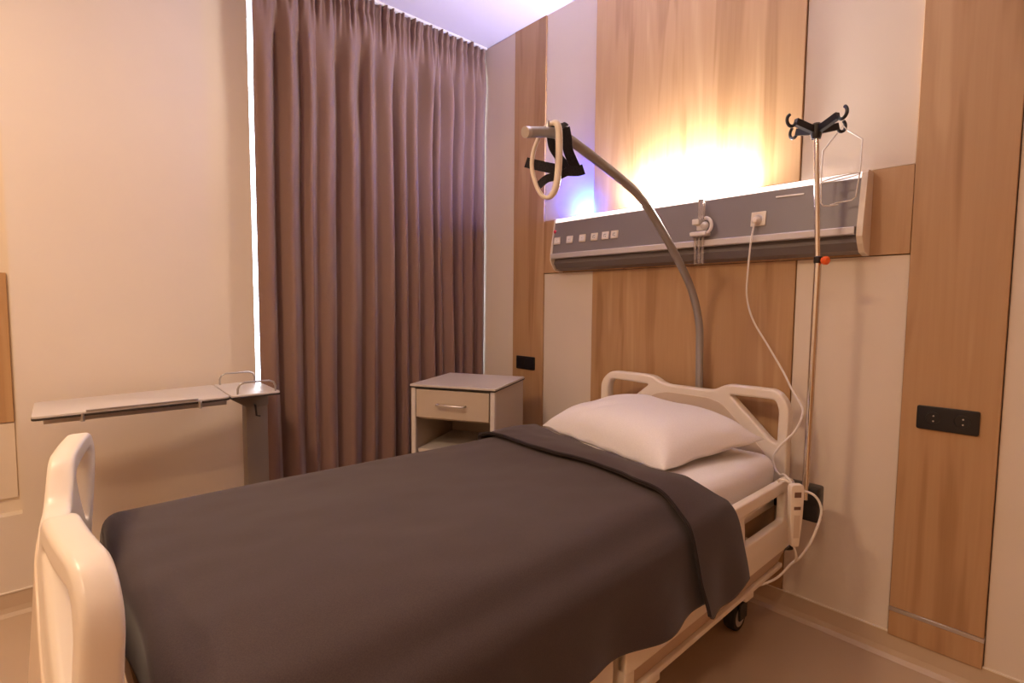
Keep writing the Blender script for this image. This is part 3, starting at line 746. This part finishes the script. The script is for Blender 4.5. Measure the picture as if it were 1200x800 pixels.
# handset hanging on the side rail
hsn = tag(empty('bed_handset', (2.262, -0.385, 0.605), R(-38)), 'white bed control handset hooked over the rail end near the drip stand', 'remote')
pr = round_poly([(-0.014, -0.125, 0.010), (0.014, -0.125, 0.010), (0.024, -0.02, 0.03), (0.027, 0.11, 0.018), (-0.027, 0.11, 0.018), (-0.024, -0.02, 0.03)], 0.01)
bm = profile(pr, [], 0.012, 0.004)
bm.transform(Matrix.Rotation(R(90), 4, 'X')); bm.transform(Matrix.Rotation(R(90), 4, 'Z'))
hbod = link('body', bm, 'offwhite', hsn, smooth=True, angle=40)
for zz, h_ in ((0.072, 0.020), (0.022, 0.012)):
    boxobj('button_label', (0.0115, -0.012, zz-h_/2), (0.013, 0.014, zz+h_/2), plain('brown_keypad', (0.16, 0.085, 0.055), 0.5), hbod, bev=0.0006, seg=1)
boxobj('ribbed_grip', (0.0115, -0.010, -0.09), (0.0128, 0.012, -0.005), 'bedpanel', hbod, bev=0.0006, seg=1)
bm = bmesh.new(); tube(bm, smooth_path([(-0.008, 0.0, 0.095), (-0.03, -0.02, 0.112), (-0.058, -0.03, 0.105), (-0.064, -0.03, 0.08)], 5), 0.0045, 8)
link('hanging_hook', bm, 'offwhite', hsn, smooth=True)
Mi = (Matrix.Translation(hsn.location) @ Matrix.Rotation(R(-38), 4, 'Z')).inverted()
cb = [(2.262, -0.385, 0.483), (2.266, -0.370, 0.45), (2.264, -0.355, 0.42), (2.252, -0.345, 0.405)]
tubeobj('cord', [Mi @ p for p in smooth_path(cb, 6)], 0.004, 'cord', hsn, seg=8)
cb = [(2.262, -0.340, 0.682), (2.300, -0.318, 0.668), (2.322, -0.310, 0.635), (2.326, -0.315, 0.59), (2.304, -0.325, 0.50), (2.274, -0.340, 0.43), (2.246, -0.355, 0.395), (2.215, -0.40, 0.345), (2.17, -0.46, 0.318), (2.12, -0.50, 0.315)]
tubeobj('cord', [Mi @ p for p in smooth_path(cb, 6)], 0.0045, 'cord', hsn, seg=8)

# ------------------------------------------------------------------ nightstand
nsz = 0.92
A, B_, C_, D_ = Vector((0.463, -0.896, 0)), Vector((0.150, -0.462, 0)), Vector((0.612, -0.212, 0)), Vector((0.895, -0.640, 0))
ctr = (A+B_+C_+D_)/4
xd = ((D_-A)+(C_-B_)).normalized(); ang = math.atan2(xd.y, xd.x)
nst = tag(empty('nightstand', (ctr.x, ctr.y, 0), ang), 'pale laminate nightstand with one drawer and open shelf in the corner', 'nightstand')
HX, HY = 0.252, 0.262
tpo = boxobj('top', (-HX, -HY, nsz-0.012), (HX, HY, nsz), 'laminate', nst, bev=0.002, seg=1)
boxobj('edge_band', (-HX-0.001, -HY-0.001, nsz-0.018), (HX+0.001, HY+0.001, nsz-0.012), 'darkedge', tpo)
for s in (-1, 1):
    boxobj('side_panel', (min(s*(HX-0.006), s*(HX-0.028)), -HY+0.012, 0.08), (max(s*(HX-0.006), s*(HX-0.028)), HY-0.006, nsz-0.018), 'cabinet', nst, bev=0.002, seg=1)
    boxobj('front_post', (min(s*(HX-0.004), s*(HX-0.032)), -HY+0.004, 0.08), (max(s*(HX-0.004), s*(HX-0.032)), -HY+0.03, nsz-0.018), 'laminate', nst, bev=0.006)
boxobj('back_panel', (-HX+0.03, HY-0.03, 0.1), (HX-0.03, HY-0.012, nsz-0.02), 'cabinet', nst)
boxobj('drawer_divider', (-HX+0.03, -HY+0.05, nsz-0.20), (HX-0.03, HY-0.03, nsz-0.185), 'cabinet', nst)
boxobj('shelf', (-HX+0.03, -HY+0.03, nsz-0.385), (HX-0.03, HY-0.03, nsz-0.365), 'laminate', nst, bev=0.002, seg=1)
boxobj('lower_door', (-HX+0.036, -HY+0.008, 0.10), (HX-0.036, -HY+0.026, nsz-0.395), 'cabinet', nst, bev=0.002, seg=1)
boxobj('bottom_panel', (-HX+0.03, -HY+0.03, 0.085), (HX-0.03, HY-0.03, 0.105), 'cabinet', nst)
dr = boxobj('drawer_front', (-HX+0.037, -HY+0.003, nsz-0.182), (HX-0.037, -HY+0.022, nsz-0.026), 'cabinet', nst, bev=0.002, seg=1)
hz = nsz-0.105
bm = bmesh.new(); tube(bm, [(-0.080, -HY+0.004, hz), (-0.080, -HY-0.020, hz+0.001), (-0.070, -HY-0.026, hz+0.001), (0.070, -HY-0.026, hz-0.001), (0.080, -HY-0.020, hz), (0.080, -HY+0.004, hz)], 0.0055, 8)
link('pull_handle', bm, 'metal', dr, smooth=True)
for sx_ in (-1, 1):
    for sy in (-1, 1):
        cx_, cy_ = sx_*(HX-0.05), sy*(HY-0.06)
        cs = latheobj('castor_stem', [(0.014, 0), (0.014, 0.045)], (cx_, cy_, 0.042), (0, 0, 1), 'black', nst, 10)
        latheobj('castor_wheel', [(0.018, -0.014), (0.025, -0.01), (0.025, 0.01), (0.018, 0.014)], (cx_, cy_, 0.025), (1, 0, 0), 'rubber', cs, 16)

# ------------------------------------------------------------------ overbed table
tz = 0.95
ot = empty('overbed_table', (0.24, -2.02, 0), R(0))
tag(ot, 'grey overbed table with a long tilting top beside the pale wall', 'table')
L = lambda x, y, z: (x-0.24, y+2.02, z)
def slab(name, pts, z0, z1, mat, parent, r=0.02):
    pr = round_poly([(a-0.24, b+2.02) for a, b in pts], r, 4)
    bm = profile(pr, [], (z1-z0)/2, 0.001); bm.transform(Matrix.Translation((0, 0, (z0+z1)/2)))
    return link(name, bm, mat, parent, smooth=True, angle=40)
m1 = slab('main_top', [(0.456, -2.452), (0.433, -1.806), (0.016, -1.782), (0.09, -2.443)], tz-0.008, tz, 'laminate', ot, 0.022)
slab('top_core', [(0.457, -2.453), (0.434, -1.805), (0.015, -1.781), (0.089, -2.444)], tz-0.016, tz-0.008, 'darkedge', m1, 0.022)
m2 = slab('side_top', [(0.432, -1.800), (0.424, -1.590), (0.012, -1.572), (0.014, -1.776)], tz-0.008, tz, 'laminate', ot, 0.012)
slab('top_core', [(0.433, -1.801), (0.425, -1.589), (0.011, -1.571), (0.013, -1.777)], tz-0.016, tz-0.008, 'darkedge', m2, 0.012)
# lip rail along the near edge of the tilting top and its fixing tabs
lipr = tubeobj('book_lip', [L(0.452, -2.30, tz+0.004), L(0.440, -1.93, tz+0.004)], 0.0032, 'steel', m1, seg=8)
bm = bmesh.new(); box(bm, L(0.41, -2.42, tz-0.034), L(0.435, -1.82, tz-0.016), 0.002, 1); box(bm, L(0.10, -2.40, tz-0.034), L(0.125, -1.82, tz-0.016), 0.002, 1)
link('support_rail', bm, 'steel', m1)
for yy in (-2.31, -1.925):
    latheobj('lip_bracket', [(0.007, 0), (0.007, 0.03), (0.004, 0.032)], L(0.447, yy, tz-0.036), (0, 0, 1), 'steel', lipr, 8)
def bow_rail(x, y0, y1, h):
    r = 0.028
    pts = [L(x, y0, tz-0.002), L(x, y0, tz+h-r), L(x, y0+r*0.3, tz+h-r*0.3), L(x, y0+r, tz+h), L(x, y1-r, tz+h), L(x, y1-r*0.3, tz+h-r*0.3), L(x, y1, tz+h-r), L(x, y1, tz-0.002)]
    tubeobj('guard_rail', pts, 0.0045, 'steel', m2, seg=8)
bow_rail(0.045, -1.755, -1.592, 0.055)
bow_rail(0.405, -1.768, -1.606, 0.052)
col = boxobj('lift_column', L(0.205, -1.700, 0.09), L(0.275, -1.602, tz-0.05), 'columngrey', ot, bev=0.006)
boxobj('inner_column', L(0.215, -1.690, tz-0.06), L(0.265, -1.612, tz-0.016), 'columngrey', ot, bev=0.004)
br = round_poly([(-1.80, tz-0.017), (-1.602, tz-0.017), (-1.602, tz-0.085), (-1.70, tz-0.085), (-1.735, tz-0.06)], 0.006, 3)
bm = profile([(p.x+2.02, p.y) for p in br], [], 0.045, 0.002)
for v in bm.verts: v.co = (v.co.z, v.co.x, v.co.y)
brk = link('top_bracket', bm, 'columngrey', ot, smooth=True, angle=40)
bm = bmesh.new(); tube(bm, [L(0.286, -1.665, tz-0.075), L(0.300, -1.665, tz-0.078), L(0.302, -1.662, tz-0.125), L(0.302, -1.645, tz-0.13)], 0.005, 8)
link('release_lever', bm, 'black', brk, smooth=True)
bm = bmesh.new(); box(bm, L(0.05, -1.685, 0.05), L(0.43, -1.617, 0.09), 0.008, 1); box(bm, L(0.05, -2.32, 0.055), L(0.095, -1.64, 0.085), 0.006, 1); box(bm, L(0.385, -2.32, 0.055), L(0.43, -1.64, 0.085), 0.006, 1)
base = link('base_frame', bm, 'columngrey', ot)
for (xx, yy) in ((0.072, -2.29), (0.408, -2.29), (0.072, -1.65), (0.408, -1.65)):
    latheobj('castor_wheel', [(0.016, -0.014), (0.026, -0.011), (0.026, 0.011), (0.016, 0.014)], L(xx, yy, 0.0265), (1, 0, 0), 'rubber', base, 16)
